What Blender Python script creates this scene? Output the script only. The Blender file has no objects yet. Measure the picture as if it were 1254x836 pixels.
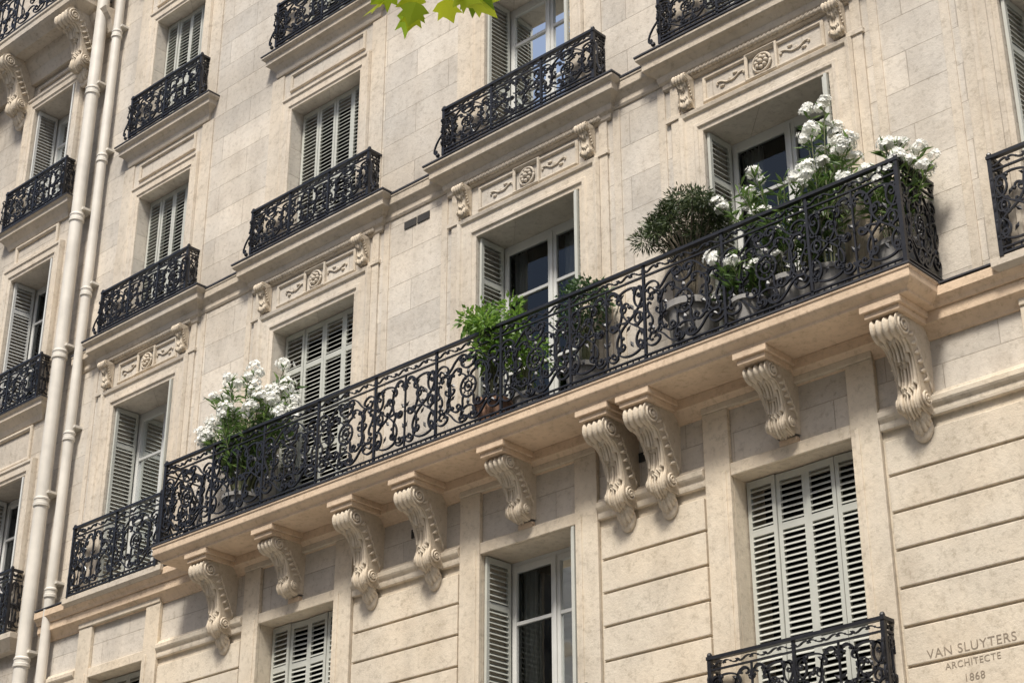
import bpy, math, random
from mathutils import Vector, Matrix
random.seed(7)
scene=bpy.context.scene
COL=bpy.context.collection
GZ=-1.6   # pavement level (camera eye is the z origin)

# ---------------------------------------------------------------- mesh builder
class MB:
    def __init__(s): s.v=[];s.f=[];s.m=[]
    def add(s,vs,fs,mi=0):
        o=len(s.v);s.v+= [tuple(v) for v in vs]
        for f in fs: s.f.append([i+o for i in f]);s.m.append(mi)
    def box(s,x0,x1,y0,y1,z0,z1,mi=0):
        vs=[(x,y,z) for x in (x0,x1) for y in (y0,y1) for z in (z0,z1)]
        s.add(vs,[(0,1,3,2),(4,6,7,5),(0,4,5,1),(2,3,7,6),(0,2,6,4),(1,5,7,3)],mi)
    def quad(s,a,b,c,d,mi=0): s.add([a,b,c,d],[(0,1,2,3)],mi)
    def cornice(s,x0,x1,prof,yb=0.04,y0=0.0,mi=0):
        vs=[];n=len(prof)
        for p,z in prof: vs+=[(x0-p,yb,z),(x0-p,y0-p,z),(x1+p,y0-p,z),(x1+p,yb,z)]
        fs=[]
        for i in range(n-1):
            a=4*i;b=a+4
            for k in range(4):
                k2=(k+1)%4; fs.append((a+k,a+k2,b+k2,b+k))
        fs.append((3,2,1,0));e=4*(n-1);fs.append((e,e+1,e+2,e+3))
        s.add(vs,fs,mi)
    def strip(s,x0,x1,prof,mi=0,yb=0.04):
        pr=[(-yb,prof[0][1])]+list(prof)+[(-yb,prof[-1][1])]
        n=len(pr);vs=[(x0,-p,z) for p,z in pr]+[(x1,-p,z) for p,z in pr]
        fs=[(i,(i+1)%n,(i+1)%n+n,i+n) for i in range(n)]
        fs+=[tuple(range(n-1,-1,-1)),tuple(range(n,2*n))]
        s.add(vs,fs,mi)
    def surround(s,xl,xr,zb,zt,prof,mi=0):
        vs=[];n=len(prof)
        for o,p in prof: vs+=[(xl-o,-p,zb),(xl-o,-p,zt+o),(xr+o,-p,zt+o),(xr+o,-p,zb)]
        fs=[]
        for i in range(n-1):
            for k in range(3): fs.append((4*i+k,4*i+k+1,4*i+5+k,4*i+4+k))
        s.add(vs,fs,mi)
    def rectframe(s,xl,xr,zb,zt,prof,mi=0):
        vs=[];n=len(prof)
        for o,p in prof: vs+=[(xl-o,-p,zb-o),(xl-o,-p,zt+o),(xr+o,-p,zt+o),(xr+o,-p,zb-o)]
        fs=[]
        for i in range(n-1):
            for k in range(4):
                k2=(k+1)%4; fs.append((4*i+k,4*i+k2,4*i+4+k2,4*i+4+k))
        s.add(vs,fs,mi)
    def ellipsoid(s,c,r,seg=8,rings=5,mi=0,shear=0):
        vs=[(c[0]+shear*r[2],c[1],c[2]+r[2])]
        for i in range(1,rings):
            t=math.pi*i/rings
            for j in range(seg):
                a=2*math.pi*j/seg
                vs.append((c[0]+r[0]*math.sin(t)*math.cos(a)+shear*r[2]*math.cos(t),c[1]+r[1]*math.sin(t)*math.sin(a),c[2]+r[2]*math.cos(t)))
        vs.append((c[0]-shear*r[2],c[1],c[2]-r[2]))
        fs=[(0,1+j,1+(j+1)%seg) for j in range(seg)]
        for i in range(rings-2):
            for j in range(seg):
                a=1+i*seg+j;b=1+i*seg+(j+1)%seg
                fs.append((a,a+seg,b+seg,b))
        L=len(vs)-1;o=1+(rings-2)*seg
        fs+=[(L,o+(j+1)%seg,o+j) for j in range(seg)]
        s.add(vs,fs,mi)
    def tube(s,pts,rad,seg=6,mi=0,cap=True):
        pts=[Vector(p) for p in pts];n=len(pts);vs=[]
        if not hasattr(rad,'__len__'): rad=[rad]*n
        ref=Vector((0.13,0.31,0.94))
        for i,p in enumerate(pts):
            t=(pts[min(i+1,n-1)]-pts[max(i-1,0)]).normalized()
            if abs(t.dot(ref))>.97: ref=Vector((1,0.1,0))
            a=t.cross(ref).normalized();b=t.cross(a)
            for k in range(seg):
                w=2*math.pi*k/seg; vs.append(p+(a*math.cos(w)+b*math.sin(w))*rad[i])
        fs=[(i*seg+k,i*seg+(k+1)%seg,(i+1)*seg+(k+1)%seg,(i+1)*seg+k) for i in range(n-1) for k in range(seg)]
        if cap: fs+=[tuple(range(seg-1,-1,-1)),tuple(range((n-1)*seg,n*seg))]
        s.add(vs,fs,mi)
    def ribbon(s,pts,w,d,mi=0):
        n=len(pts);vs=[]
        for i,(x,z) in enumerate(pts):
            a=pts[max(i-1,0)];b=pts[min(i+1,n-1)]
            tx,tz=b[0]-a[0],b[1]-a[1];l=math.hypot(tx,tz) or 1
            nx,nz=-tz/l,tx/l
            vs+=[(x+nx*w/2,-d/2,z+nz*w/2),(x-nx*w/2,-d/2,z-nz*w/2),(x-nx*w/2,d/2,z-nz*w/2),(x+nx*w/2,d/2,z+nz*w/2)]
        fs=[(4*i+k,4*i+(k+1)%4,4*i+4+(k+1)%4,4*i+4+k) for i in range(n-1) for k in range(4)]
        fs+=[(0,3,2,1),(4*n-4,4*n-3,4*n-2,4*n-1)]
        s.add(vs,fs,mi)
    def lathe(s,c,prof,seg=24,mi=0):
        n=len(prof);vs=[]
        for r,z in prof:
            for k in range(seg):
                a=2*math.pi*k/seg; vs.append((c[0]+r*math.cos(a),c[1]+r*math.sin(a),c[2]+z))
        fs=[(i*seg+k,i*seg+(k+1)%seg,(i+1)*seg+(k+1)%seg,(i+1)*seg+k) for i in range(n-1) for k in range(seg)]
        fs+=[tuple(range(seg-1,-1,-1)),tuple(range((n-1)*seg,n*seg))]
        s.add(vs,fs,mi)
    def mesh(s,name,mats,smooth=False,recalc=True):
        me=bpy.data.meshes.new(name);me.from_pydata(s.v,[],s.f)
        for m in mats: me.materials.append(m)
        if len(mats)>1: me.polygons.foreach_set('material_index',s.m)
        if recalc:
            import bmesh
            bm=bmesh.new();bm.from_mesh(me);bmesh.ops.recalc_face_normals(bm,faces=bm.faces);bm.to_mesh(me);bm.free()
        if smooth: me.polygons.foreach_set('use_smooth',[True]*len(me.polygons))
        me.update();return me
    def obj(s,name,mats,parent=None,smooth=False,bevel=0,recalc=True):
        if not isinstance(mats,(list,tuple)): mats=[mats]
        o=bpy.data.objects.new(name,s.mesh(name,mats,smooth,recalc));COL.objects.link(o)
        if parent: o.parent=parent
        if bevel:
            b=o.modifiers.new('bevel','BEVEL');b.width=bevel;b.segments=2;b.limit_method='ANGLE';b.angle_limit=math.radians(50)
        return o
def empty(name,loc=(0,0,0),parent=None):
    o=bpy.data.objects.new(name,None);o.location=loc;COL.objects.link(o)
    if parent:o.parent=parent
    return o
def inst(name,me,parent,loc,rz=0,scale=(1,1,1)):
    o=bpy.data.objects.new(name,me);COL.objects.link(o);o.parent=parent;o.location=loc;o.rotation_euler=(0,0,rz);o.scale=scale
    return o

# ---------------------------------------------------------------- materials
def nt(name):
    m=bpy.data.materials.new(name);m.use_nodes=True;t=m.node_tree
    return m,t,t.nodes['Principled BSDF'],t.nodes['Material Output']
def N(t,k,**kw):
    n=t.nodes.new(k)
    for a,b in kw.items(): setattr(n,a,b)
    return n
def ramp(t,src,stops):
    r=N(t,'ShaderNodeValToRGB');t.links.new(src,r.inputs[0])
    cr=r.color_ramp
    while len(cr.elements)<len(stops): cr.elements.new(.5)
    for e,(p,c) in zip(cr.elements,stops):
        e.position=p;e.color=(c,c,c,1) if not hasattr(c,'__len__') else (*c,1)
    return r.outputs[0]
def mix(t,a,b,fac,mode='MIX'):
    n=N(t,'ShaderNodeMix',data_type='RGBA',blend_type=mode)
    for sock,val in ((n.inputs[0],fac),(n.inputs[6],a),(n.inputs[7],b)):
        if isinstance(val,bpy.types.NodeSocket): t.links.new(val,sock)
        elif hasattr(val,'__len__'): sock.default_value=(*val,1)
        else: sock.default_value=val
    return n.outputs[2]
def noise(t,vec,scale,detail=5,rough=.6):
    n=N(t,'ShaderNodeTexNoise');n.inputs['Scale'].default_value=scale;n.inputs['Detail'].default_value=detail;n.inputs['Roughness'].default_value=rough
    t.links.new(vec,n.inputs['Vector']);return n.outputs['Fac']
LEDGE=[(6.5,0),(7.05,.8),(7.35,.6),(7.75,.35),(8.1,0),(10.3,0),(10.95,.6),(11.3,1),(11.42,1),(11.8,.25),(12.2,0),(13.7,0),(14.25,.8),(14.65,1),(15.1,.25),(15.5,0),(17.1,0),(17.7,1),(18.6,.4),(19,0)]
def stone(name,ca,cb,joints=True,row=.42,bw=1.15,grime=.5,bump=.4,ledge=.6,point=False):
    m,t,P,O=nt(name)
    tc=N(t,'ShaderNodeTexCoord').outputs['Object']
    base=mix(t,ca,cb,ramp(t,noise(t,tc,.5,3),[(.36,0),(.64,1)]))
    mp=N(t,'ShaderNodeMapping');mp.inputs['Scale'].default_value=(1.5,1.5,.38);t.links.new(tc,mp.inputs[0])
    st=noise(t,mp.outputs[0],1.5,4,.55)
    hgt=noise(t,tc,14,5,.75)
    sp=N(t,'ShaderNodeSeparateXYZ');t.links.new(tc,sp.inputs[0])
    if joints:
        ad=N(t,'ShaderNodeMath',operation='ADD');t.links.new(sp.outputs[0],ad.inputs[0]);t.links.new(sp.outputs[1],ad.inputs[1])
        cb2=N(t,'ShaderNodeCombineXYZ');t.links.new(ad.outputs[0],cb2.inputs[0]);t.links.new(sp.outputs[2],cb2.inputs[1])
        br=N(t,'ShaderNodeTexBrick');br.inputs['Scale'].default_value=1
        br.inputs['Brick Width'].default_value=bw;br.inputs['Row Height'].default_value=row
        br.inputs['Mortar Size'].default_value=.0045;br.inputs['Mortar Smooth'].default_value=.3
        br.inputs['Color1'].default_value=(.84,.84,.84,1);br.inputs['Color2'].default_value=(1.06,1.05,1.03,1);br.inputs['Mortar'].default_value=(.68,.65,.61,1)
        t.links.new(cb2.outputs[0],br.inputs['Vector'])
        base=mix(t,base,br.outputs['Color'],.85,'MULTIPLY')
    base=mix(t,base,ramp(t,hgt,[(.34,(.72,.70,.67)),(.48,(1,1,1)),(.7,(1.06,1.05,1.04))]),.75,'MULTIPLY')
    base=mix(t,base,ramp(t,st,[(.30,(.70,.69,.68)),(.58,(1,1,1))]),grime,'MULTIPLY')
    bl=noise(t,tc,2.6,6,.66)
    base=mix(t,base,ramp(t,bl,[(.46,(1,1,1)),(.74,(.66,.63,.60))]),grime,'MULTIPLY')
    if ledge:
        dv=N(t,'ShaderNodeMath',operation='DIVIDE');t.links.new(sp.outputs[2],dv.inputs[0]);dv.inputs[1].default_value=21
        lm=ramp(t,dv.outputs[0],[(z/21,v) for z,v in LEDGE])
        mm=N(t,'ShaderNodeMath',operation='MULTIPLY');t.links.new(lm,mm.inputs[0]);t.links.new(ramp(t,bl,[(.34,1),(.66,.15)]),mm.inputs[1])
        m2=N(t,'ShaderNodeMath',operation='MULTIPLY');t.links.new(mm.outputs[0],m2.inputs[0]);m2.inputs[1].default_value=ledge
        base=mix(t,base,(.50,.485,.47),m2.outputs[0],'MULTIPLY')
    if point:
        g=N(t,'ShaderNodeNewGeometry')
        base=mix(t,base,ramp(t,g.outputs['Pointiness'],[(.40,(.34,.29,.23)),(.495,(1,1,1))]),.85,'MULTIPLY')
    t.links.new(base,P.inputs['Base Color']);P.inputs['Roughness'].default_value=.9;P.inputs['Specular IOR Level'].default_value=.2
    b=N(t,'ShaderNodeBump');b.inputs['Strength'].default_value=bump;b.inputs['Distance'].default_value=.016
    t.links.new(noise(t,tc,24,4,.75),b.inputs['Height']);last=b.outputs[0]
    if joints:
        b2=N(t,'ShaderNodeBump',invert=True);b2.inputs['Strength'].default_value=.8;b2.inputs['Distance'].default_value=.008
        t.links.new(br.outputs['Fac'],b2.inputs['Height']);t.links.new(last,b2.inputs['Normal']);last=b2.outputs[0]
    t.links.new(last,P.inputs['Normal'])
    return m
def plain(name,col,rough=.5,var=.15,scale=8,metal=0,bump=0):
    m,t,P,O=nt(name)
    tc=N(t,'ShaderNodeTexCoord').outputs['Object'];n=noise(t,tc,scale,3)
    c=mix(t,tuple(x*(1-var) for x in col),tuple(min(1,x*(1+var)) for x in col),ramp(t,n,[(.3,0),(.7,1)]))
    t.links.new(c,P.inputs['Base Color']);P.inputs['Roughness'].default_value=rough;P.inputs['Metallic'].default_value=metal
    if bump:
        b=N(t,'ShaderNodeBump');b.inputs['Strength'].default_value=bump;b.inputs['Distance'].default_value=.01
        t.links.new(noise(t,tc,scale*5,3),b.inputs['Height']);t.links.new(b.outputs[0],P.inputs['Normal'])
    return m
def leafmat(name,c1,c2,trans=.35,rough=.45):
    m,t,P,O=nt(name)
    g=N(t,'ShaderNodeNewGeometry')
    c=mix(t,c1,c2,g.outputs['Random Per Island'])
    t.links.new(c,P.inputs['Base Color']);P.inputs['Roughness'].default_value=rough
    tr=N(t,'ShaderNodeBsdfTranslucent');t.links.new(c,tr.inputs[0])
    mx=N(t,'ShaderNodeMixShader');mx.inputs[0].default_value=trans
    t.links.new(P.outputs[0],mx.inputs[1]);t.links.new(tr.outputs[0],mx.inputs[2]);t.links.new(mx.outputs[0],O.inputs[0])
    return m
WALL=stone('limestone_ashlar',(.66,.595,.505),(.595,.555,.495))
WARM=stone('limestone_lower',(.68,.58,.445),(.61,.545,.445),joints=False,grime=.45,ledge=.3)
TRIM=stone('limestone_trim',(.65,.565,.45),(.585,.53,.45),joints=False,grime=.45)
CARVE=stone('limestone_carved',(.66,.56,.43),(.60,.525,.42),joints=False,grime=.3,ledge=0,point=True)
SOFF=stone('limestone_soffit_bounce_tint',(.69,.53,.375),(.61,.48,.35),joints=False,grime=.4,ledge=0)  # warm light bounced off the ground is painted into this stone colour
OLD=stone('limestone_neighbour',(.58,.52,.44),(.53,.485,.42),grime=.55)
IRON=plain('wrought_iron',(.014,.014,.017),.42,.3,20)
ZINC=plain('zinc_flashing',(.04,.04,.045),.5,.3,6)
PAINT=plain('painted_shutter',(.475,.48,.43),.55,.07,3)
PAINTW=plain('painted_white_wood',(.60,.60,.57),.5,.06,3)
PIPE=plain('painted_cast_iron_pipe',(.64,.60,.525),.5,.12,2.5)
DARK=plain('interior_dark',(.03,.028,.026),.9,.2,2)
CURT=plain('curtain_cloth',(.66,.65,.62),.9,.08,2)
POT=plain('stone_pot',(.24,.23,.215),.7,.2,7)
TERRA=plain('terracotta_pot',(.30,.17,.11),.8,.2,7)
BARK=plain('bark',(.12,.10,.07),.9,.3,12,0,.6)
STEM=plain('green_stem',(.12,.13,.06),.7,.2,12)
ASPH=plain('asphalt',(.07,.07,.07),.9,.2,5,0,.4)
PAVE=plain('pavement_stone',(.38,.355,.32),.85,.15,3)
KERB=plain('granite_kerb',(.3,.29,.28),.8,.2,14)
WPAINT=plain('road_paint',(.7,.7,.68),.7,.1,9)
SLATE=plain('zinc_roof',(.17,.19,.21),.5,.15,3)
LETTER=plain('incised_letter',(.25,.205,.155),.9,.2,9)
OLE=leafmat('oleander_leaf',(.06,.12,.03),(.18,.28,.07),.35)
SHRUB=leafmat('shrub_leaf',(.09,.20,.03),(.24,.38,.06),.45)
DSHR=leafmat('dark_shrub_leaf',(.03,.07,.025),(.08,.14,.05),.25)
NEED=leafmat('pine_needle',(.02,.04,.013),(.09,.12,.04),.15)
PLANE=leafmat('plane_tree_leaf',(.20,.34,.02),(.55,.60,.03),.6)
PETAL=leafmat('white_petal',(.80,.80,.76),(.88,.88,.83),.3,.6)
def glassmat():
    m,t,P,O=nt('window_glass')
    gl=N(t,'ShaderNodeBsdfGlossy');gl.inputs['Roughness'].default_value=.02;gl.inputs['Color'].default_value=(.85,.88,.88,1)
    tr=N(t,'ShaderNodeBsdfTransparent');tr.inputs[0].default_value=(.62,.66,.65,1)
    fr=N(t,'ShaderNodeFresnel');fr.inputs[0].default_value=1.6
    tc=N(t,'ShaderNodeTexCoord').outputs['Object']
    b=N(t,'ShaderNodeBump');b.inputs['Strength'].default_value=.12;b.inputs['Distance'].default_value=.03
    t.links.new(noise(t,tc,1.4,2),b.inputs['Height']);t.links.new(b.outputs[0],gl.inputs['Normal'])
    mx=N(t,'ShaderNodeMixShader');t.links.new(fr.outputs[0],mx.inputs[0]);t.links.new(tr.outputs[0],mx.inputs[1]);t.links.new(gl.outputs[0],mx.inputs[2])
    t.links.new(mx.outputs[0],O.inputs[0]);return m
GLASS=glassmat()

# ---------------------------------------------------------------- walls
def wall(mb,x0,x1,z0,z1,holes,y=0.0,dep=.5,mi=0):
    xs=sorted({x0,x1,*[h[0] for h in holes],*[h[1] for h in holes]});zs=sorted({z0,z1,*[h[2] for h in holes],*[h[3] for h in holes]})
    for i in range(len(xs)-1):
        for j in range(len(zs)-1):
            cx=(xs[i]+xs[i+1])/2;cz=(zs[j]+zs[j+1])/2
            if any(h[0]<cx<h[1] and h[2]<cz<h[3] for h in holes): continue
            mb.quad((xs[i],y,zs[j]),(xs[i+1],y,zs[j]),(xs[i+1],y,zs[j+1]),(xs[i],y,zs[j+1]),mi)
    for a,b,c,d in holes:
        mb.quad((a,y,c),(a,y+dep,c),(a,y+dep,d),(a,y,d),mi);mb.quad((b,y,c),(b,y+dep,c),(b,y+dep,d),(b,y,d),mi)
        mb.quad((a,y,c),(b,y,c),(b,y+dep,c),(a,y+dep,c),mi);mb.quad((a,y,d),(b,y,d),(b,y+dep,d),(a,y+dep,d),mi)
def room(mb,a,b,c,d,y,dep=1.6):
    a-=.5;b+=.5;d+=.3
    mb.quad((a,y+dep,c),(b,y+dep,c),(b,y+dep,d),(a,y+dep,d));mb.quad((a,y,c),(a,y+dep,c),(a,y+dep,d),(a,y,d))
    mb.quad((b,y,c),(b,y+dep,c),(b,y+dep,d),(b,y,d));mb.quad((a,y,c),(b,y,c),(b,y+dep,c),(a,y+dep,c));mb.quad((a,y,d),(b,y,d),(b,y+dep,d),(a,y+dep,d))

# ---------------------------------------------------------------- shutters / windows
_leaf={}
def shutter_leaf(w,h,mat):
    k=(round(w,3),round(h,3),mat.name)
    if k in _leaf: return _leaf[k]
    mb=MB();st=.042;t=.034
    mb.box(0,st,-t/2,t/2,0,h);mb.box(w-st,w,-t/2,t/2,0,h)
    rails=[0,h*.36,h*.80] if h>2.3 else [0,h*.42]
    rr=[(0,.09)]+[(r-.035,r+.035) for r in rails[1:]]+[(h-.07,h)]
    for a,b in rr: mb.box(st,w-st,-t/2+.002,t/2-.002,a,b)
    for i in range(len(rr)-1):
        a=rr[i][1];b=rr[i+1][0];n=max(1,int((b-a)/.056));p=(b-a)/n
        for j in range(n):
            z=a+(j+.5)*p;dy=.022;dz=.018+random.uniform(-.0015,.0015);th=.0042
            vs=[(x,y,zz) for x in (st,w-st) for (y,zz) in ((-dy,z-dz-th),(-dy,z-dz+th),(dy,z+dz+th),(dy,z+dz-th))]
            mb.add(vs,[(0,1,2,3),(7,6,5,4),(0,4,5,1),(1,5,6,2),(2,6,7,3),(3,7,4,0)])
    _leaf[k]=mb.mesh('louvre_leaf',[mat]);return _leaf[k]
def window(par,a,b,c,d,y,state,mat=PAINT,wmat=PAINTW,curtain=True):
    w=b-a;h=d-c
    if state=='closed':
        lw=(w-.03)/4
        me=shutter_leaf(lw-.006,h-.03,mat)
        j=random.uniform(-.03,.05)
        for i in range(4):
            inst('shutter_leaf',me,par,(a+.015+i*lw+.003,y+.2+(.006 if i in(1,2) else 0),c+.015),rz=(.02+j if i%2 else -.02-j))
        return
    mb=MB();g=MB();yw=y+.44
    mb.box(a,a+.05,yw-.02,yw+.05,c,d);mb.box(b-.05,b,yw-.02,yw+.05,c,d);mb.box(a+.05,b-.05,yw-.02,yw+.05,d-.05,d);mb.box(a+.05,b-.05,yw-.02,yw+.05,c,c+.06)
    m=(a+b)/2
    for (p,q) in ((a+.055,m-.004),(m+.004,b-.055)):
        mb.box(p,p+.06,yw-.035,yw+.02,c+.065,d-.055);mb.box(q-.06,q,yw-.035,yw+.02,c+.065,d-.055)
        mb.box(p+.06,q-.06,yw-.033,yw+.018,d-.125,d-.055);mb.box(p+.06,q-.06,yw-.033,yw+.018,c+.065,c+.30)
        tz=c+h*.74
        mb.box(p+.06,q-.06,yw-.030,yw+.015,tz-.02,tz+.02)
        mb.box(p+.06,q-.06,yw-.030,yw+.015,c+h*.40-.018,c+h*.40+.018)
        ti=random.uniform(-.012,.012)
        g.quad((p+.06,yw-.008+ti,c+.30),(q-.06,yw-.008-ti,c+.30),(q-.06,yw-.008-ti,d-.125),(p+.06,yw-.008+ti,d-.125))
    mb.box(m-.02,m+.02,yw-.055,yw-.036,c+.07,d-.06)
    mb.obj('casement_frame',wmat,par,bevel=.004);g.obj('window_glass',GLASS,par)
    if curtain:
        cm=MB();k1=random.uniform(.10,.2);k2=random.uniform(.32,.44)
        for (p,q) in ((a+.06,a+.06+w*k1),(b-.06-w*k2,b-.06)):
            n=26;top=d-.05;bot=c+.02
            vs=[]
            for i in range(n+1):
                x=p+(q-p)*i/n;yy=yw+.14+.03*math.sin(i*1.35)+.012*math.sin(i*.6)
                vs+=[(x,yy,bot),(x,yy,top)]
            cm.add(vs,[(2*i,2*i+2,2*i+3,2*i+1) for i in range(n)])
        cm.obj('curtain',CURT,par,smooth=True)
    if state=='open':
        lw=.36;me=shutter_leaf(lw,h-.03,mat)
        inst('shutter_leaf',me,par,(a+.03,y+.02,c+.015),rz=math.pi/2-.04)
        inst('shutter_leaf',me,par,(b-.03,y-.06,c+.015),rz=math.pi/2+.03)
        inst('shutter_leaf',me,par,(b-.072,y-.02,c+.015),rz=math.pi/2+.02)

# ---------------------------------------------------------------- ironwork
def scr(kind,k0=1.0,k1=20,p=3,n=40):
    pts=[];th=0;x=z=0;ds=2/n;ths=[]
    for i in range(n+1):
        s=-1+i*ds
        k=k0+k1*abs(s)**p
        if kind=='S': k*= (1 if s>=0 else -1)
        pts.append((x,z));ths.append(th)
        x+=math.cos(th)*ds;z+=math.sin(th)*ds;th+=k*ds
    r=ths[n//2] if kind=='C' else math.atan2(pts[-1][1]-pts[0][1],pts[-1][0]-pts[0][0])
    c,s=math.cos(-r),math.sin(-r);pts=[(c*a-s*b,s*a+c*b) for a,b in pts]
    x0=min(a for a,_ in pts);x1=max(a for a,_ in pts);z0=min(b for _,b in pts);z1=max(b for _,b in pts)
    L=x1-x0
    return [((a-(x0+x1)/2)/L,(b-(z0+z1)/2)/L) for a,b in pts]
SC=scr('C');SC2=scr('C',1.6,26,5);SS=scr('S');SS2=scr('S',1.2,26,4)
IW=.0165
def put(mb,sh,cx,cz,size,rot=0,fx=1,fz=1,w=None,d=.024,both=True):
    w=w or IW
    c,s=math.cos(math.radians(rot)),math.sin(math.radians(rot))
    P=[(cx+(c*a*size*fx-s*b*size*fz),cz+(s*a*size*fx+c*b*size*fz)) for a,b in sh]
    mb.ribbon(P,w,d)
    if both: mb.ribbon([(-a,b) for a,b in P],w,d*.94)
def ring(mb,cx,cz,r,w=.015,d=.022,n=20):
    mb.ribbon([(cx+r*math.cos(2*math.pi*i/n),cz+r*math.sin(2*math.pi*i/n)) for i in range(n+1)],w,d)
def knob(mb,x,z,r=.016): mb.ellipsoid((x,0,z),(r,r*.9,r),8,5)
def bud(mb,x,z,l,ang,w=.022):
    a=math.radians(ang);dx,dz=math.cos(a),math.sin(a)
    vs=[(x,0,z),(x+dx*l*.45-dz*w,0,z+dz*l*.45+dx*w),(x+dx*l,0,z+dz*l),(x+dx*l*.45+dz*w,0,z+dz*l*.45-dx*w),(x+dx*l*.45,-.014,z+dz*l*.45),(x+dx*l*.45,.014,z+dz*l*.45)]
    mb.add(vs,[(0,1,4),(1,2,4),(2,3,4),(3,0,4),(1,0,5),(2,1,5),(3,2,5),(0,3,5)])
PW,PH=.98,.80
def panelA():
    mb=MB()
    ring(mb,0,.40,.115,.018);ring(mb,0,.40,.055,.013)
    for a in (45,135,225,315,0,90,180,270): bud(mb,.05*math.cos(math.radians(a)),.4+.05*math.sin(math.radians(a)),.06,a,.014)
    knob(mb,0,.4,.026)
    put(mb,SC,.205,.40,.48,90,1,1);put(mb,SC,.355,.40,.42,-90,1,1)
    put(mb,SS,.24,.685,.42,-12);put(mb,SS,.24,.115,.42,12,1,-1)
    put(mb,SC2,0,.665,.22,0,1,1,both=False);put(mb,SC2,0,.135,.22,180,1,1,both=False)
    put(mb,SC2,.40,.685,.18,180);put(mb,SC2,.40,.115,.18,0)
    put(mb,SS2,.43,.40,.24,90,1,1);put(mb,SS2,.085,.56,.16,60);put(mb,SS2,.085,.24,.16,-60)
    put(mb,SC2,.28,.40,.14,0);put(mb,SC2,.28,.54,.14,120);put(mb,SC2,.28,.26,.14,60)
    put(mb,SC2,.07,.74,.12,180);put(mb,SC2,.07,.06,.12,0)
    for x,z in ((.115,.4),(.155,.61),(.155,.19),(.30,.60),(.30,.20),(.45,.56),(.45,.24)): knob(mb,x,z,.017);knob(mb,-x,z,.017)
    for x,z,a in ((.06,.62,70),(.06,.18,-70),(.33,.62,30),(.33,.18,-30),(.20,.45,30),(.20,.35,-30),(.40,.52,100),(.40,.28,-100),(.14,.71,160),(.14,.09,-160)):
        bud(mb,x,z,.085,a);bud(mb,-x,z,.085,180-a)
    bud(mb,0,.51,.12,90,.028);bud(mb,0,.29,.12,-90,.028)
    ring(mb,.47,.40,.03,.012);ring(mb,-.47,.40,.03,.012)
    return mb
def panelB():
    mb=MB()
    mb.ribbon([(0,.0),(0,.8)],.016,.022)
    put(mb,SC,.12,.56,.42,90);put(mb,SC,.12,.24,.34,90)
    put(mb,SS,.30,.42,.64,68,1,1);put(mb,SS,.345,.36,.52,112,1,-1)
    put(mb,SC,.30,.68,.32,180);put(mb,SC,.30,.11,.32,0)
    put(mb,SC2,.42,.62,.22,-90);put(mb,SC2,.43,.18,.20,-90)
    put(mb,SS2,.20,.41,.20,20);put(mb,SC2,.07,.72,.13,200);put(mb,SC2,.07,.07,.13,-20)
    put(mb,SC2,.40,.41,.16,90);put(mb,SS2,.20,.62,.14,-50)
    ring(mb,.42,.41,.055);ring(mb,-.42,.41,.055);ring(mb,.22,.55,.038,.012);ring(mb,-.22,.55,.038,.012)
    for x,z in ((.42,.41),(.0,.4),(.21,.25),(.3,.55),(.12,.4),(.36,.72)): knob(mb,x,z,.020);knob(mb,-x,z,.020)
    for x,z,a in ((.0,.62,60),(.0,.2,60),(.0,.44,40),(.25,.3,45),(.36,.5,120),(.45,.3,-90),(.16,.66,30),(.3,.2,-60)): bud(mb,x,z,.095,a);bud(mb,-x,z,.095,180-a)
    return mb
def panelC():
    mb=MB()
    put(mb,SC,.22,.42,.62,90,1,.9);put(mb,SS,.36,.46,.6,80);put(mb,SC2,0,.62,.26,0,both=False);put(mb,SC2,0,.2,.26,180,both=False)
    put(mb,SC,.24,.12,.34,0);put(mb,SC,.3,.7,.3,180);ring(mb,0,.41,.07);knob(mb,0,.41,.02);ring(mb,.44,.2,.05);ring(mb,-.44,.2,.05)
    return mb
def frieze():
    mb=MB();n=6
    for i in range(n):
        x=-PW/2+PW*(i+.5)/n
        put(mb,SS2,x,.05,.16,0,1,1 if i%2 else -1,w=.012,both=False)
        knob(mb,x,.05,.013)
    return mb
PA=panelA().mesh('scroll_panel',[IRON]);PB=panelB().mesh('scroll_panel_b',[IRON]);PC=panelC().mesh('scroll_panel_c',[IRON]);FR=frieze().mesh('scroll_frieze',[IRON])
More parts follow.
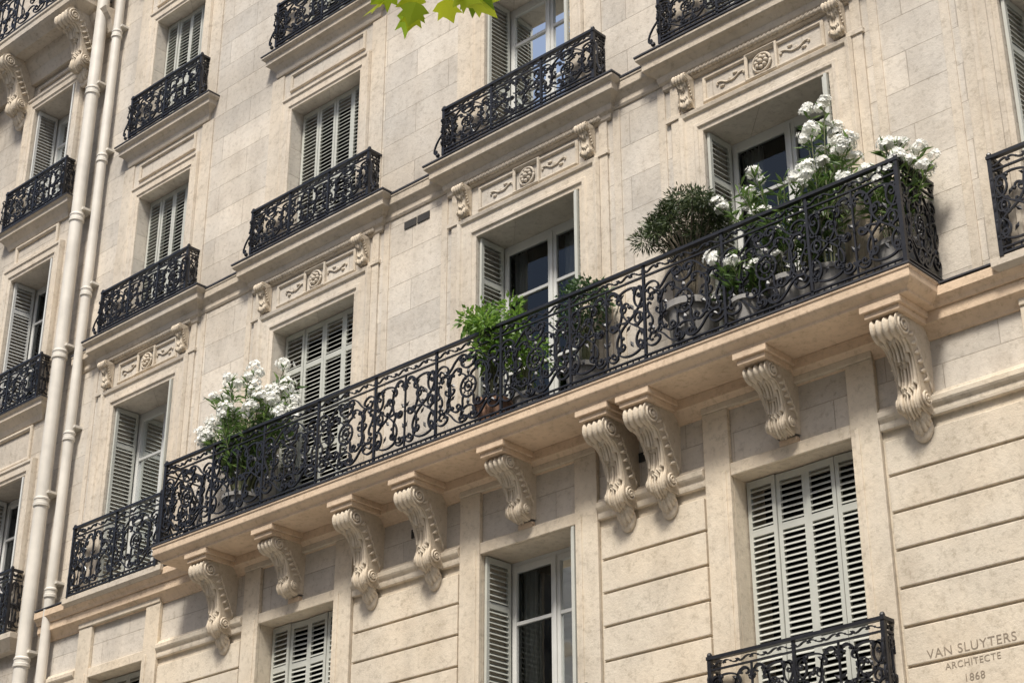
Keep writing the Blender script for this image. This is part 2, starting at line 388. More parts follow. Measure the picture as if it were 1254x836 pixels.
def railing(x0,x1,yf,z0,h,n,pats,yb=0.0,name='balcony_railing',returns=True,brack=False,fr=.115):
    E=empty(name,((x0+x1)/2,yf,z0));ox,oy,oz=E.location
    mb=MB()
    def bar(xa,xb,ya,yb_,za,zb): mb.box(xa-ox,xb-ox,ya-oy,yb_-oy,za-oz,zb-oz)
    zb=.075;zt=h-.03-fr-.014
    levels=[(h-.032,h,.026),(zt,zt+.016,.012),(zb-.016,zb,.013),(.008,.028,.013)]
    for a,b,hw in levels:
        bar(x0-hw,x1+hw,yf-hw,yf+hw,z0+a,z0+b)
        if returns:
            bar(x0-hw,x0+hw,yf+hw+.001,yb,z0+a,z0+b);bar(x1-hw,x1+hw,yf+hw+.001,yb,z0+a,z0+b)
    pw=(x1-x0)/n
    for i in range(n+1):
        x=x0+i*pw;t=.014 if 0<i<n else .020
        bar(x-t,x+t,yf-t+.001,yf+t-.001,z0-.01,z0+h-.032)
        if i in (0,n): mb.ellipsoid((x-ox,yf-oy,h+.012),(.026,.026,.03),8,6)
    m=int((x1-x0)/.075)
    for i in range(m):
        x=x0+(i+.5)*(x1-x0)/m
        bar(x-.006,x+.006,yf-.006,yf+.006,z0+.028,z0+zb-.016)
    mb.obj('rails_and_posts',IRON,E)
    sh=(zt-zb)/PH
    for i in range(n):
        xc=x0+(i+.5)*pw-ox
        inst('scroll_panel',pats[i%len(pats)],E,(xc,0,zb),scale=(pw/PW*.985,1,sh))
        inst('scroll_frieze',FR,E,(xc,0,zt+.02),scale=(pw/PW*.985,1,fr/.115))
    if returns:
        dl=yb-yf
        for x in (x0,x1):
            s=dl/PW
            inst('side_scroll_panel',pats[0],E,(x-ox,dl/2,zb),rz=math.pi/2,scale=(s*.96 if s>.35 else max(s,.3),1,sh))
            inst('side_frieze',FR,E,(x-ox,dl/2,zt+.02),rz=math.pi/2,scale=(s*.96,1,fr/.115))
    if brack:
        bm=MB()
        for sx,x in ((-1,x0-ox),(1,x1-ox)):
            c,s=math.cos(math.radians(-sx*70)),math.sin(math.radians(-sx*70))
            P=[(x+sx*.06+c*a*.46-s*b*.3,h*.42+s*a*.46+c*b*.3) for a,b in SS2]
            bm.ribbon(P,.016,.02)
            knob(bm,x+sx*.1,.03,.03)
        bm.obj('end_bracket',IRON,E)
    return E

# ---------------------------------------------------------------- carved consoles
def console_mesh(W,H,D,drop,name,M=36,sub=6):
    mb=MB()
    ctrl=[(-.86,0),(-.97,-.05),(-1.0,-.12),(-.97,-.19),(-.88,-.24),(-.76,-.26),(-.66,-.29),(-.57,-.36),(-.50,-.45),(-.45,-.55),(-.41,-.65),(-.40,-.74),(-.43,-.82),(-.43,-.89),(-.37,-.95),(-.26,-.98),(-.12,-1.0)]
    pts=[]
    for i in range(len(ctrl)-1):
        p0=ctrl[max(i-1,0)];p1=ctrl[i];p2=ctrl[i+1];p3=ctrl[min(i+2,len(ctrl)-1)]
        for k in range(sub):
            t=k/sub
            pts.append(tuple(.5*((2*p1[j])+(-p0[j]+p2[j])*t+(2*p0[j]-5*p1[j]+4*p2[j]-p3[j])*t*t+(-p0[j]+3*p1[j]-3*p2[j]+p3[j])*t**3) for j in (0,1)))
    pts.append(ctrl[-1]);pts=[(a*D,b*H) for a,b in pts]
    n=len(pts);vs=[];ks=W/.27
    for i,(y,z) in enumerate(pts):
        a=pts[max(i-1,0)];b=pts[min(i+1,n-1)];ty,tz=b[0]-a[0],b[1]-a[1];l=math.hypot(ty,tz);ny,nz=tz/l,-ty/l
        s=i/(n-1);wd=W*(1-.14*min(1,max(0,(s-.3)/.3)))
        for j in range(M+1):
            u=-1+2*j/M;au=abs(u);uu=au/.80
            if s<.30:
                dsp=.014 if au>.86 else (-.012 if au>.76 else .013*math.cos(u/.76*math.pi*3))
            else:
                q=(s-.30)/.70
                ph=q*3.2+.55*uu*uu+.11*math.cos(u*22)
                tt=ph%1.0
                edge=max(0,1-max(0,uu-.85)/.25)
                dsp=(.004+.060*tt**1.4*(1-.5*uu*uu))*edge+.012*math.cos(u*24+tt*1.5)*edge
                if au<.07: dsp+=.014
                if au>.93: dsp=.006
            dsp*=ks
            vs.append((u*wd/2,y+ny*dsp,z+nz*dsp))
    fs=[(i*(M+1)+j,i*(M+1)+j+1,(i+1)*(M+1)+j+1,(i+1)*(M+1)+j) for i in range(n-1) for j in range(M)]
    mb.add(vs,fs)
    for sx,j in ((-1,0),(1,M)):
        loop=[vs[i*(M+1)+j] for i in range(n)]+[(sx*W/2*.93,.02,-H),(sx*W/2,.02,0)]
        mb.add(loop,[tuple(range(len(loop)))])
        for cy,cz,r0 in ((-.80*D,-.13*H,.115*H),(-.30*D,-.87*H,.085*H)):
            P=[];T=30
            for k in range(T):
                f=k/(T-1);r=r0*(1-.86*f);an=math.pi*.5+f*math.pi*4.2
                P.append((sx*(W/2*.97+.004+.014*f),cy+r*math.cos(an),cz+r*math.sin(an)))
            mb.tube(P,[.013*ks*(1-.3*k/T) for k in range(T)],5)
            mb.ellipsoid((sx*(W/2+.005),cy,cz),(.018*ks,.02*ks,.02*ks),8,5)
        for k in range(6):
            f=k/5;cy=(-.62+.34*f)*D;cz=(-.20-.46*f)*H
            P=[(sx*W*.46,cy+.10*D,cz+.07*H),(sx*W*.49,cy+.03*D,cz+.02*H),(sx*W*.495,cy-.05*D,cz-.005*H)]
            mb.tube(P,[.010*ks,.022*ks,.007*ks],6)
            P=[(sx*W*.46,cy+.12*D,cz+.05*H),(sx*W*.48,cy+.17*D,cz-.03*H),(sx*W*.46,cy+.19*D,cz-.09*H)]
            mb.tube(P,[.008*ks,.017*ks,.006*ks],6)
    if drop>0:
        for k in range(-3,4):
            a=k*.34;L=drop*(1-.10*abs(k));r=.026
            P=[(0,-.10*D*2,-H*.93),(math.sin(a)*L*.45,-.17*D-.05,-H*.95-math.cos(a)*L*.35),(math.sin(a)*L*.62,-.12*D-.03,-H*.97-math.cos(a)*L*.75),(math.sin(a)*L*.50,-.04*D,-H*.98-math.cos(a)*L)]
            mb.tube(P,[r*.6,r,r,r*.5],6)
        mb.ellipsoid((0,-.05,-H*1.0-drop*.45),(W*.38,.045,drop*.55),12,8)
    me=mb.mesh(name,[CARVE]);me.polygons.foreach_set('use_smooth',[len(p.vertices)==4 for p in me.polygons]);return me
CBIG=console_mesh(.27,.84,.56,.23,'carved_console')
CSM=console_mesh(.26,.60,.52,.0,'carved_console_short')
CMINI=console_mesh(.15,.38,.17,0,'frieze_bracket',20,3)

# ---------------------------------------------------------------- main building
B=empty('apartment_building')
bays=[(-8.55,.79,.68,.70,1.50),(-11.88,.80,.68,.70,1.50),(-15.58,.78,.68,.70,1.48),(-19.17,.70,.60,.62,1.36),(-5.10,.79,.68,.70,1.50),(-1.70,.79,.68,.70,1.50)]
XL,XR=-21.0,1.2
holes=[];rooms=MB()
for cx,hb,ha,hc,hw in bays:
    hs=[(cx-ha,cx+ha,-.6,2.4),(cx-ha,cx+ha,3.6,6.27),(cx-hb,cx+hb,7.44,10.22),(cx-hc,cx+hc,11.42,13.62),(cx-hc,cx+hc,14.72,16.86),(cx-hc,cx+hc,18.0,20.0)]
    holes+=hs
    for h in hs: room(rooms,*h,.5)
rooms.obj('interior_rooms',DARK,B,recalc=False)
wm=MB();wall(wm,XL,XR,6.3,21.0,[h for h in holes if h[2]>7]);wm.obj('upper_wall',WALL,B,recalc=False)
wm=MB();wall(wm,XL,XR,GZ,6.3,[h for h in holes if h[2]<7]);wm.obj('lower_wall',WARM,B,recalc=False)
rb=MB()
rb.quad((XR,0,GZ),(XR,12,GZ),(XR,12,21),(XR,0,21));rb.quad((XL,0,GZ),(XL,12,GZ),(XL,12,21),(XL,0,21));rb.quad((XL,12,GZ),(XR,12,GZ),(XR,12,21),(XL,12,21))
rb.obj('side_and_rear_wall',WALL,B,recalc=False)
rf=MB();rf.add([(XL,-.1,21.2),(XR,-.1,21.2),(XR,1.6,24),(XL,1.6,24),(XR,10.4,24),(XL,10.4,24),(XR,12.1,21.2),(XL,12.1,21.2)],[(0,1,2,3),(3,2,4,5),(5,4,6,7),(0,3,5,7),(1,6,4,2)])
rf.obj('mansard_roof',SLATE,B)
T=MB();Zc=MB()
T.strip(XL,XR,[(.1,20.7),(.2,20.8),(.45,20.95),(.5,21.0),(.5,21.15),(.0,21.2)])
T.strip(XL,XR,[(.015,11.03),(.03,11.06),(.03,11.12),(.06,11.17),(.09,11.20),(.095,11.21),(.095,11.30),(.105,11.31),(.105,11.335)])
Zc.strip(XL,XR,[(.114,11.336),(.114,11.358)])
rope=MB();ros=MB()
for cx,hb,ha,hc,hw in bays:
    b=hw-.25
    T.cornice(cx-b,cx+b,[(.02,10.93),(.04,10.95),(.045,11.0),(.075,11.03),(.085,11.07),(.085,11.10),(.15,11.16),(.19,11.18),(.20,11.19),(.20,11.28),(.23,11.30),(.25,11.325),(.25,11.355)])
    Zc.cornice(cx-b,cx+b,[(.260,11.36),(.260,11.38)])
    T.box(cx-b+.02,cx+b-.02,-.12,.03,11.381,11.43)
    T.surround(cx-hb,cx+hb,7.44,10.22,[(.0,.0),(.0,.03),(.05,.035),(.06,.055),(.10,.055),(.115,.04),(.22,.04),(.235,.065),(.28,.075),(.30,.03),(.30,-.03)])
    for sx in (-1,1):
        xa=cx+sx*(hb+.30);xb=cx+sx*(hb+.42);T.box(min(xa,xb)+.004,max(xa,xb),-.028,.03,7.44,10.93)
        T.box(min(xa,xb)-.06,max(xa,xb)+.02,-.045,.03,10.50,10.56)
        p,q=sorted((cx+sx*(hb+.50),cx+sx*(hb+.60)));T.box(p,q,-.015,.03,7.44,11.02)
        inst('frieze_bracket',CMINI,B,(cx+sx*(hb+.17),-.03,10.93))
    T.rectframe(cx-hb+.06,cx+hb-.06,10.60,10.84,[(.0,-.01),(.0,.015),(.012,.03),(.03,.03),(.045,.015),(.045,-.01)])
    T.rectframe(cx-.17,cx+.17,10.585,10.855,[(.0,.02),(.0,.035),(.02,.055),(.035,.04),(.035,-.01)])
    for k in range(8):
        a=2*math.pi*k/8;ros.ellipsoid((cx+.062*math.cos(a),-.032,10.72+.062*math.sin(a)),(.026,.028,.026),8,5)
    ros.ellipsoid((cx,-.045,10.72),(.030,.035,.030),10,6)
    n=28;ros.tube([(cx+.110*math.cos(2*math.pi*i/n),-.020,10.72+.110*math.sin(2*math.pi*i/n)) for i in range(n+1)],.015,6)
    for sx in (-1,1):
        for kk,(ox,sz,fl) in enumerate(((.33,.21,1),(.50,.18,-1))):
            if ox+.1<hb-.05:
                P=[(cx+sx*(ox+a*sz),-.010,10.72+b*sz*fl*.9) for a,b in SS2]
                ros.tube(P,.010,5)
                ros.ellipsoid((cx+sx*(ox+.02),-.008,10.72+.045*fl),(.035,.016,.016),7,4)
    L0=b-.1
    ros.tube([(cx-L0,-.05,10.985),(cx+L0,-.05,10.985)],.026,8)
    m=int(2*L0/.052)
    for k in range(m):
        x=cx-L0+(k+.5)*2*L0/m
        rope.ellipsoid((x,-.055,10.985),(.017,.030,.036),7,5,shear=.7)
    for (z0,z1,zn) in ((11.42,13.62,14.62),(14.72,16.86,17.9)):
        T.surround(cx-hc,cx+hc,z0,z1,[(.0,.0),(.0,.025),(.04,.028),(.05,.045),(.15,.045),(.165,.065),(.20,.065),(.21,.02),(.21,-.03)])
        xa=hc+.21
        for sx in (-1,1):
            p,q=sorted((cx+sx*xa,cx+sx*(xa+.26)));T.box(p+.004,q,-.022,.03,z0,zn-.34)
        T.rectframe(cx-hc-.02,cx+hc+.02,z1+.36,zn-.44,[(.0,-.01),(.0,.016),(.015,.03),(.04,.03),(.05,.012),(.05,-.01)])
        e=hc+.34
        T.cornice(cx-e,cx+e,[(.03,zn-.32),(.04,zn-.29),(.045,zn-.22),(.09,zn-.16),(.13,zn-.13),(.15,zn-.12),(.15,zn-.05),(.18,zn-.03),(.20,zn-.01),(.20,zn+.02)])
        Zc.cornice(cx-e,cx+e,[(.209,zn+.021),(.209,zn+.038)])
        T.box(cx-e+.02,cx+e-.02,-.1,.03,zn+.039,zn+.09)
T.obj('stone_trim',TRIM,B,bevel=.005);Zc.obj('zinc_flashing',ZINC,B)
rope.obj('carved_rope_moulding',TRIM,B,smooth=True);ros.obj('carved_rosettes',TRIM,B,smooth=True)
R=MB()
bx=sorted(bays)
edges=[]
for i,(cx,hb,ha,hc,hw) in enumerate(bx):
    for sx in (-1,1):
        p,q=sorted((cx+sx*ha,cx+sx*(ha+.30)))
        R.box(p,q,-.055,-.001,GZ,6.98)
        p,q=sorted((cx+sx*(ha+.045),cx+sx*(ha+.095)));R.box(p,q,-.066,-.05,GZ,6.33)
    R.box(cx-ha+.001,cx+ha-.001,-.048,-.001,6.27,6.40)
    R.box(cx-ha-.3,cx+ha+.3,-.07,.03,6.981,7.05)
    edges.append((cx-ha-.30,cx+ha+.30))
gaps=[(XL+.02,edges[0][0])]+[(edges[i][1],edges[i+1][0]) for i in range(len(edges)-1)]+[(edges[-1][1],XR-.02)]
for a,b in gaps:
    z=GZ+.5;ch=.345
    R.box(a+.03,b-.03,-.07,.03,GZ,z-.02)
    while z+ch<6.32:
        R.box(a+.035,b-.035,-.04,.03,z+.014,z+ch-.010)
        z+=ch
    R.strip(a+.004,b-.004,[(.045,6.24),(.05,6.27),(.05,6.31),(.075,6.34),(.085,6.36),(.085,6.41),(.05,6.43),(.04,6.46)])
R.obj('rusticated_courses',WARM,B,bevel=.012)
S=MB()
S.cornice(-17.0,-7.43,[(.56,7.20),(.59,7.205),(.59,7.235),(.61,7.25),(.645,7.275),(.665,7.30),(.668,7.31),(.668,7.385),(.68,7.39),(.68,7.415)])
S.strip(XL,XR,[(.02,6.97),(.03,7.0),(.06,7.04),(.10,7.08),(.12,7.09),(.12,7.197)])
S.strip(XL,XR,[(.14,7.198),(.16,7.24),(.2,7.28),(.2,7.36),(.18,7.385)])
cons=[(-7.13,1),(-8.55,0),(-9.97,1),(-10.50,1),(-11.90,0),(-13.24,1),(-14.25,1),(-15.62,0),(-16.88,1)]
for x,big in cons:
    w=.21 if big else .19
    S.box(x-w,x+w,-.60,.03,7.135,7.199);S.box(x-w+.03,x+w-.03,-.57,.03,7.08,7.1345)
    inst('carved_console',CBIG if big else CSM,B,(x,0,7.08))
    if not big: S.box(x-.10,x+.10,-.05,.02,6.40,6.46)
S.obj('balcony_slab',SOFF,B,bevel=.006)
zz=MB();zz.cornice(-17.0,-7.43,[(.688,7.417),(.688,7.436)]);zz.strip(-6.74,XR,[(.205,7.386),(.205,7.402)]);zz.strip(XL,-17.69,[(.205,7.386),(.205,7.402)]);zz.obj('slab_edge_flashing',ZINC,B)
S2=MB()
for cx in (-19.17,-5.10,-1.70):
    S2.cornice(cx-.85,cx+.85,[(.16,7.26),(.22,7.30),(.25,7.33),(.25,7.405)])
for cx in (-19.17,-15.58,-11.88,-8.55,-5.10,-1.7):
    S2.cornice(cx-.80,cx+.80,[(.10,3.38),(.16,3.42),(.22,3.48),(.22,3.56)])
S2.obj('balconet_sills',TRIM,B,bevel=.005)
vb=MB()
for x,z in ((-13.72,10.86),(-13.45,6.78),(-10.25,6.78)):
    for k in range(2): vb.box(x-.22+k*.23,x-.01+k*.23,-.012,.01,z-.05,z+.05)
vb.obj('vent_grille',DARK,B)
def text(body,x,z,size,y=-.041):
    cu=bpy.data.curves.new('inscription','FONT');cu.body=body;cu.size=size;cu.align_x='CENTER';cu.extrude=.0015;cu.space_character=1.12
    o=bpy.data.objects.new('inscription',cu);COL.objects.link(o);o.parent=B;o.location=(x,y,z);o.rotation_euler=(math.pi/2,0,0);cu.materials.append(LETTER)
text('VAN SLUYTERS',-6.92,4.11,.112);text('ARCHITECTE',-6.92,3.99,.080);text('1868',-6.92,3.86,.09)
stt={ -8.55:('closed','open','open','open','closed'),-11.88:('open','open','open','open','closed'),-15.58:('closed','closed','closed','closed','open'),
 -19.17:('closed','open','closed','closed','open'),-5.10:('open','open','closed','open','open'),-1.70:('open','closed','open','closed','open')}
for cx,hb,ha,hc,hw in bays:
    s=stt[cx]
    window(B,cx-ha,cx+ha,3.6,6.27,0,s[0]);window(B,cx-hb,cx+hb,7.44,10.22,0,s[1])
    window(B,cx-hc,cx+hc,11.42,13.62,0,s[2]);window(B,cx-hc,cx+hc,14.72,16.86,0,s[3]);window(B,cx-hc,cx+hc,18.0,20.0,0,s[4])
    window(B,cx-ha,cx+ha,-.6,2.4,0,'plain')

# ---------------------------------------------------------------- neighbour on the left
NB=empty('apartment_building')
nx=[-22.62,-25.6,-28.6];h2=[]
for cx in nx: h2+=[(cx-.6,cx+.6,-.6,2.4),(cx-.6,cx+.6,3.6,6.2),(cx-.6,cx+.6,7.3,9.75),(cx-.6,cx+.6,10.95,13.45),(cx-.6,cx+.6,14.45,16.75),(cx-.6,cx+.6,18.2,20.2)]
nm=MB();wall(nm,-31,-21.0,GZ,21,h2,y=.03);nm.quad((-31,.03,GZ),(-31,12,GZ),(-31,12,21),(-31,.03,21));nm.quad((-31,.03,21),(-21,.03,21),(-21,12,21),(-31,12,21));nm.obj('front_wall',OLD,NB,recalc=False)
rm=MB()
for h in h2: room(rm,*h,.53)
rm.obj('interior_rooms',DARK,NB,recalc=False)
t2=MB();z2=MB()
for cx in nx:
    for z0,z1,zn in ((7.3,9.75,10.88),(10.95,13.45,14.38),(14.45,16.75,17.5)):
        t2.surround(cx-.6,cx+.6,z0,z1,[(0,-.03),(0,.02),(.05,.025),(.06,.045),(.16,.045),(.18,.065),(.22,.065),(.23,.01),(.23,-.04)])
        t2.rectframe(cx-.55,cx+.55,z1+.32,zn-.36,[(0,-.04),(0,.0),(.02,.015),(.05,.015),(.06,-.0),(.06,-.04)])
        if zn<17:
            t2.cornice(cx-.85,cx+.85,[(.0,zn-.28),(.03,zn-.2),(.10,zn-.12),(.13,zn-.1),(.13,zn-.03),(.17,zn)],yb=.06)
            z2.cornice(cx-.85,cx+.85,[(.177,zn+.001),(.177,zn+.014)],yb=.06)
    t2.cornice(cx-.85,cx+.85,[(.1,7.0),(.16,7.1),(.2,7.16),(.2,7.24)],yb=.06)
    window(NB,cx-.6,cx+.6,3.6,6.2,.03,'closed')
    window(NB,cx-.6,cx+.6,7.3,9.75,.03,'open',mat=PAINTW);window(NB,cx-.6,cx+.6,10.95,13.45,.03,'open',mat=PAINTW);window(NB,cx-.6,cx+.6,14.45,16.75,.03,'open',mat=PAINTW)
    window(NB,cx-.6,cx+.6,18.2,20.2,.03,'plain');window(NB,cx-.6,cx+.6,-.6,2.4,.03,'plain')
    inst('carved_console',CBIG,NB,(cx+.95,.0,17.7),scale=(1.4,1.15,1.15));inst('carved_console',CBIG,NB,(cx-.95,.0,17.7),scale=(1.4,1.15,1.15))
t2.cornice(-30.4,-21.95,[(.45,17.7),(.5,17.74),(.58,17.8),(.62,17.84),(.62,17.95),(.64,17.97),(.64,18.02)],yb=.06)
z2.cornice(-30.4,-21.95,[(.648,18.021),(.648,18.035)],yb=.06)
t2.strip(-31,-21.02,[(.05,17.3),(.12,17.5),(.2,17.6),(.25,17.699)])
t2.obj('stone_trim',TRIM,NB,bevel=.005);z2.obj('zinc_flashing',ZINC,NB)

# ---------------------------------------------------------------- railings
railing(-17.60,-6.80,-.62,7.445,1.09,11,[PA,PB,PA])
for cx,hw in ((-8.55,1.17),(-11.88,1.20),(-15.58,1.15),(-19.17,1.02),(-5.1,1.17),(-1.7,1.17)):
    railing(cx-hw,cx+hw,-.20,11.44,.66,3,[PA,PB,PA],brack=True,fr=.07)
    railing(cx-hw*.84,cx+hw*.84,-.16,14.73,.72,2,[PA,PB],fr=.07,brack=True)
for cx in (-19.17,-5.1,-1.7): railing(cx-.98,cx+.98,-.24,7.41,1.0,2,[PB,PA])
for cx in (-19.17,-15.58,-11.88,-8.55,-5.1,-1.7): railing(cx-.92,cx+.92,-.2,3.57,.94,2,[PB],fr=.09)
for cx in nx:
    railing(cx-.85,cx+.85,-.15,14.41,.72,2,[PA,PB],fr=.07);railing(cx-.85,cx+.85,-.15,10.91,.72,2,[PB,PA],fr=.07);railing(cx-.85,cx+.85,-.17,7.26,.95,2,[PB,PA])
railing(-31.0,-21.35,-.58,18.05,1.0,10,[PC,PB],yb=0.03)

# ---------------------------------------------------------------- drain pipes
def pipe(x,r,y,off):
    mb=MB();mb.tube([(x,y,GZ+.05),(x,y,21)],r,18)
    z=GZ+1.2+off
    while z<20.5:
        mb.lathe((x,y,z),[(r+.002,0),(r+.018,.01),(r+.018,.05),(r+.010,.06),(r+.010,.10),(r+.018,.11),(r+.018,.13),(r+.002,.15)],18)
        mb.box(x-r-.05,x+r+.05,y+.0,.05,z+.2,z+.235);z+=2.35
    o=mb.obj('drain_pipe',PIPE,None,smooth=True)
    mo=o.modifiers.new('e','EDGE_SPLIT');mo.split_angle=math.radians(35)
pipe(-21.23,.10,-.16,0);pipe(-20.76,.072,-.13,.9)

# ---------------------------------------------------------------- plants
def rv():
    while 1:
        v=Vector((random.uniform(-1,1),random.uniform(-1,1),random.uniform(-1,1)))
        if .05<v.length<1: return v.normalized()
def leaf(mb,p,d,L,W,mi,droop=.15):
    d=d.normalized();s=d.cross(rv())
    if s.length<.05: s=d.cross(Vector((1,0,0)))
    s.normalize();up=s.cross(d)
    m=p+d*L*.45;t=p+d*L-Vector((0,0,L*droop))
    mb.add([p,m+s*W*.5+up*W*.15,t,m-s*W*.5+up*W*.15,m],[(0,1,4),(1,2,4),(2,3,4),(3,0,4)],mi)
def flower_cluster(mb,c,R,n,mi):
    for _ in range(n):
        v=rv();v.z=abs(v.z)*.8+v.z*.2;fc=c+v*R*random.uniform(.5,1);a=v.cross(rv()).normalized();b=v.cross(a).normalized();r=random.uniform(.024,.036)
        for k in range(5):
            w=2*math.pi*k/5+.3;d=(a*math.cos(w)+b*math.sin(w));e=(a*math.cos(w+1.57)+b*math.sin(w+1.57))
            mb.add([fc,fc+d*r*.6+e*r*.45+v*.004,fc+d*r+v*.010,fc+d*r*.6-e*r*.45+v*.004],[(0,1,2,3)],mi)
def pot(mb,x,y,z,r,h,mi):
    mb.lathe((x,y,z),[(r*.68,0),(r*.72,.01),(r*.95,h*.86),(r*1.06,h*.87),(r*1.06,h),(r*.93,h),(r*.9,h*.9),(.01,h*.9)],24,mi)
def oleander(x,y,z0,pr,ph,n,top,sx,sy,flo=.7,lean=0,minr=.55,R=.10,leaves=30):
    mb=MB();pot(mb,0,0,0,pr,ph,0)
    for i in range(n):
        a=random.uniform(0,2*math.pi);rr=random.uniform(.15,1)**.6
        tip=Vector((math.cos(a)*sx*rr+lean,math.sin(a)*sy*rr,(top-z0)*random.uniform(minr,1)*(1-.15*rr)))
        base=Vector((math.cos(a)*pr*.4,math.sin(a)*pr*.4,ph*.9))
        mid=(base+tip)/2+Vector((-math.cos(a)*sx*rr*.18,0,(tip.z-base.z)*.12))
        pts=[]
        for k in range(9):
            t=k/8;pts.append(base*(1-t)**2+mid*2*t*(1-t)+tip*t*t)
        mb.tube(pts,[.008*(1-.6*k/8)+.001 for k in range(9)],4,1)
        for k in range(leaves):
            t=random.uniform(.25,1);p=base*(1-t)**2+mid*2*t*(1-t)+tip*t*t
            d=rv();d.z=abs(d.z)*.8+.25
            leaf(mb,p,d,random.uniform(.12,.21),random.uniform(.024,.037),2,random.uniform(.0,.35))
        if random.random()<flo:
            flower_cluster(mb,tip+Vector((0,0,.03)),R*random.uniform(.7,1.1),random.randint(30,46),3)
            if random.random()<.5: flower_cluster(mb,tip+Vector((random.uniform(-.12,.12),random.uniform(-.1,.1),-.05)),R*.6,18,3)
    o=mb.obj('oleander_plant',[POT,STEM,OLE,PETAL],None,recalc=False);o.location=(x,y,z0);return o
SL=7.44
oleander(-16.30,-.38,SL,.24,.36,56,9.62,.92,.36,.72,lean=.0,minr=.62,R=.125,leaves=40)
oleander(-8.15,-.36,SL,.24,.40,34,9.35,.84,.34,.45,lean=.03,minr=.50,R=.10,leaves=34)
oleander(-7.75,-.34,SL,.20,.38,13,9.78,.50,.22,.75,lean=-.05,minr=.70,R=.09,leaves=24)
oleander(-7.02,-.34,SL,.20,.38,22,8.92,.42,.24,.85,minr=.75,R=.095)
oleander(-8.60,-.46,SL,.18,.32,18,8.45,.40,.24,.75,minr=.45,R=.095)
def shrub(name,x,y,z0,pr,ph,n,cz,rx,ry,rz,L,W,mat,potm,nb=14,rads=(.10,.19),flat=.9):
    mb=MB();pot(mb,0,0,0,pr,ph,0)
    for b in range(nb):
        v=rv();v.z=v.z*.5+.45;q=random.uniform(.55,1.0);c=Vector((v.x*rx*q,v.y*ry*q,cz+v.z*rz*.9-rz*.3))
        base=Vector((random.uniform(-.04,.04),random.uniform(-.04,.04),ph*.9))
        mid=Vector((base.x,base.y,(base.z+c.z)*.55))
        P=[base*(1-t)**2+mid*2*t*(1-t)+c*t*t for t in [k/6 for k in range(7)]]
        mb.tube(P,[.014*(1-.7*k/6) for k in range(7)],4,1)
        rad=random.uniform(*rads)
        for k in range(n//nb):
            d=rv();p=c+Vector((d.x*rad,d.y*rad,d.z*rad*flat))*random.uniform(.3,1.1)
            leaf(mb,p,d+Vector((0,0,.25)),random.uniform(.7,1.2)*L,random.uniform(.8,1.2)*W,2,random.uniform(0,.4))
    o=mb.obj(name,[potm,STEM if name!='dwarf_pine' else BARK,mat],None,recalc=False);o.location=(x,y,z0)
shrub('potted_shrub',-12.05,-.38,SL,.20,.34,1700,1.08,.46,.30,.74,.09,.036,SHRUB,TERRA,20)
shrub('potted_shrub',-11.60,-.30,SL,.17,.30,500,.75,.28,.2,.35,.08,.03,SHRUB,POT)
shrub('potted_bush',-10.85,-.26,SL,.22,.40,1500,1.05,.40,.24,.5,.06,.03,DSHR,POT)
shrub('dwarf_pine',-9.34,-.36,SL,.28,.55,9000,1.48,.60,.32,.56,.060,.014,NEED,POT,38,(.09,.15),.75)
# ---------------------------------------------------------------- plane tree above the pavement
def maple_leaf(mb,p,d,size,mi):
    d=d.normalized();s=d.cross(rv()).normalized();up=s.cross(d)
    pr=[(0,0),(.30,.05),(.62,.28),(.42,.40),(.58,.70),(.30,.62),(.20,.72),(.0,1.0),(-.20,.72),(-.30,.62),(-.58,.70),(-.42,.40),(-.62,.28),(-.30,.05)]
    vs=[p+(s*a+d*b)*size+up*size*(.14*abs(a)) for a,b in pr];c=p+d*size*.38;k=len(pr)
    mb.add(vs+[c],[(i,(i+1)%k,k) for i in range(k)],mi)
tr=MB()
TX,TY=2.2,-12.6
tr.tube([(TX,TY,GZ-.05),(TX+.03,TY,GZ+1),(TX-.05,TY,1.5),(TX,TY+.05,4.5),(TX-.1,TY,7.5),(TX,TY,10.5)],[.26,.21,.19,.16,.12,.05],12,0)
limbs=[((TX,TY,4.3),(TX-1.6,TY+1.1,6.9),(TX-4.4,TY+2.7,7.1),(-4.72,-8.5,5.35)),((TX,TY,5),(TX+1.5,TY+1,6.6),(TX+3,TY+1.6,8)),((TX,TY,6),(TX-1,TY-1.4,7.6),(TX-2,TY-2.6,9)),((TX,TY,7),(TX+.8,TY-1.4,8.6),(TX+1.6,TY-2.6,10)),((TX,TY,7.5),(TX-1.2,TY+.7,9.3),(TX-2.2,TY+1.2,11)),((TX,TY,8.5),(TX+1.2,TY,10),(TX+1.8,TY,11.6))]
def inview(p):
    h=math.hypot(p.x,p.y+13);return p.z<.80*h+.25
for li,l in enumerate(limbs):
    P=[Vector(a) for a in l];n=len(P);fine=[]
    for i in range(n-1):
        for k in range(5): fine.append(P[i].lerp(P[i+1],k/5)+Vector((0,0,.1*math.sin(k/5*math.pi))))
    fine.append(P[-1]);m=len(fine)
    tr.tube(fine,[.085*(1-i/m)+.008 for i in range(m)],7,0)
    for i in range(m//3,m):
        for _ in range(22):
            p=fine[i]+rv()*random.uniform(.1,1.15)
            if inview(p): continue
            maple_leaf(tr,p,rv()+Vector((0,0,-.5)),random.uniform(.12,.2),1)
tip=Vector((-4.72,-8.5,4.95))
for _ in range(20):
    v=rv();p=tip+Vector((v.x*.24,v.y*.18,v.z*.06+.03));maple_leaf(tr,p,Vector((v.x,v.y,-.7)),random.uniform(.11,.18),1)
tr.obj('plane_tree',[BARK,PLANE],None,recalc=False)

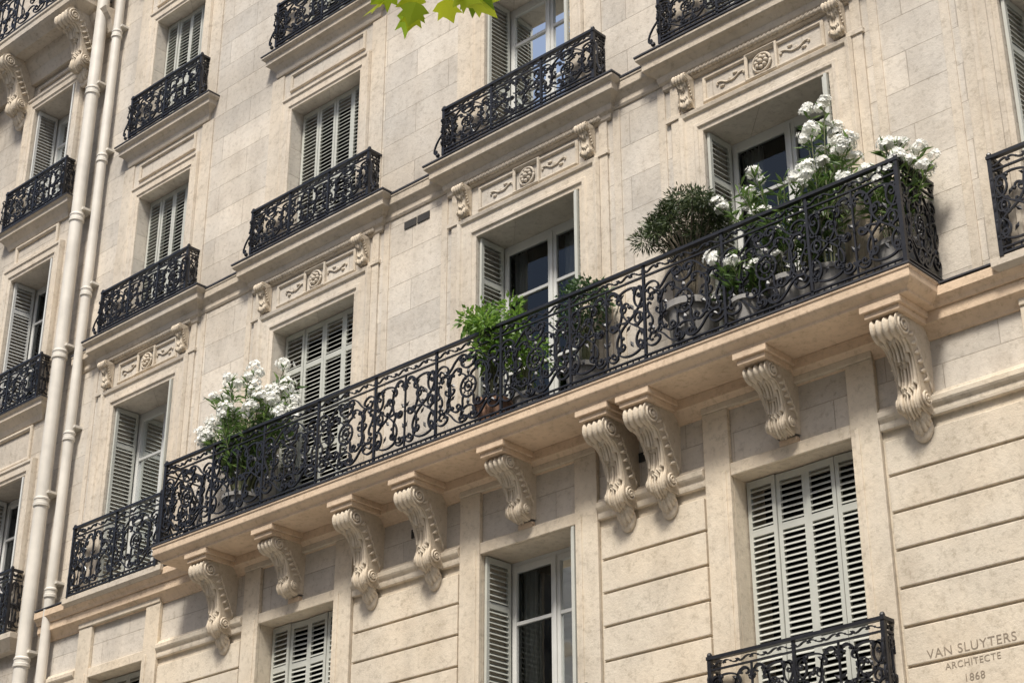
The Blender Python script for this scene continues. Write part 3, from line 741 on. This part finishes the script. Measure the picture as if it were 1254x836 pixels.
# ---------------------------------------------------------------- street + opposite building
g=MB();g.quad((-300,-300,GZ-.14),(300,-300,GZ-.14),(300,300,GZ-.14),(-300,300,GZ-.14));g.obj('ground',PAVE,None)
g=MB();g.quad((-120,-10.2,GZ-.136),(120,-10.2,GZ-.136),(120,-4.2,GZ-.136),(-120,-4.2,GZ-.136));g.obj('road',ASPH,None)
g=MB()
for i in range(-20,20): g.quad((i*5,-7.26,GZ-.132),(i*5+2.5,-7.26,GZ-.132),(i*5+2.5,-7.14,GZ-.132),(i*5,-7.14,GZ-.132))
g.obj('lane_marking',WPAINT,None)
for y0,y1,yk in ((-4.0,0.0,-4.2),(-30.0,-10.4,-10.4)):
    g=MB();g.box(-120,120,y0,y1,GZ-.13,GZ);g.obj('pavement',PAVE,None)
    g=MB();g.box(-120,120,yk+.002,yk+.198,GZ-.13,GZ+.001);g.obj('kerb',KERB,None,bevel=.01)
OB=empty('apartment_building')
oh=[]
for i in range(-14,14):
    for z0,z1 in ((-.6,2.2),(3.2,5.6),(6.8,9.2),(10.4,12.6),(13.8,15.8),(17.2,19.0)): oh.append((i*3.2-.65,i*3.2+.65,z0,z1))
om=MB();wall(om,-46,46,GZ,21,oh,y=0,dep=.3);og=MB()
for a,b,c,d in oh: og.quad((a,.25,c),(b,.25,c),(b,.25,d),(a,.25,d))
oc=MB()
for z in (2.9,6.4,10.0,13.4,16.8,20.6): oc.strip(-46,46,[(.05,z-.2),(.3,z),(.3,z+.15),(0,z+.2)])
orf=MB();orf.add([(-46,0,21),(46,0,21),(46,2,24.5),(-46,2,24.5),(46,10,24.5),(-46,10,24.5)],[(0,1,2,3),(3,2,4,5)])
for mbx,nm_,mt in ((om,'front_wall',OLD),(og,'window_glass',SLATE),(oc,'cornice_bands',TRIM),(orf,'mansard_roof',SLATE)):
    mbx.obj(nm_,mt,OB,recalc=False)
OB.location=(-20,-30,0);OB.rotation_euler=(0,0,math.pi)

# ---------------------------------------------------------------- light, world, camera
w=bpy.data.worlds.new('World');scene.world=w;w.use_nodes=True;t=w.node_tree
sky=t.nodes.new('ShaderNodeTexSky');sky.sky_type='NISHITA';sky.sun_disc=False
el=math.radians(56);az=math.radians(160)   # azimuth of the sun measured from +Y clockwise
sky.sun_elevation=el;sky.sun_rotation=az;sky.dust_density=3.0;sky.air_density=1.0
bg=t.nodes['Background'];bg.inputs[1].default_value=.14;t.links.new(sky.outputs[0],bg.inputs[0])
sd=Vector((math.sin(az)*math.cos(el),math.cos(az)*math.cos(el),math.sin(el)))
L=bpy.data.lights.new('sun','SUN');L.energy=5.0;L.angle=math.radians(11);L.color=(1,.95,.87)
lo=bpy.data.objects.new('sun',L);COL.objects.link(lo);lo.rotation_euler=(-sd).to_track_quat('-Z','Y').to_euler();lo.location=(5,-12,25)
a=math.radians(43.02);b=math.radians(26.02)
F=Vector((-math.sin(a)*math.cos(b),math.cos(a)*math.cos(b),math.sin(b)));Rv=Vector((math.cos(a),math.sin(a),0));U=Rv.cross(F)
cd=bpy.data.cameras.new('camera');cd.lens=62.2;cd.sensor_width=36;cd.clip_end=1000;cd.clip_start=.05
co=bpy.data.objects.new('camera',cd);COL.objects.link(co)
M=Matrix((( Rv.x,U.x,-F.x,0),(Rv.y,U.y,-F.y,-13),(Rv.z,U.z,-F.z,0),(0,0,0,1)));co.matrix_world=M
scene.camera=co
scene.view_settings.view_transform='Standard';scene.view_settings.look='None';scene.view_settings.exposure=0
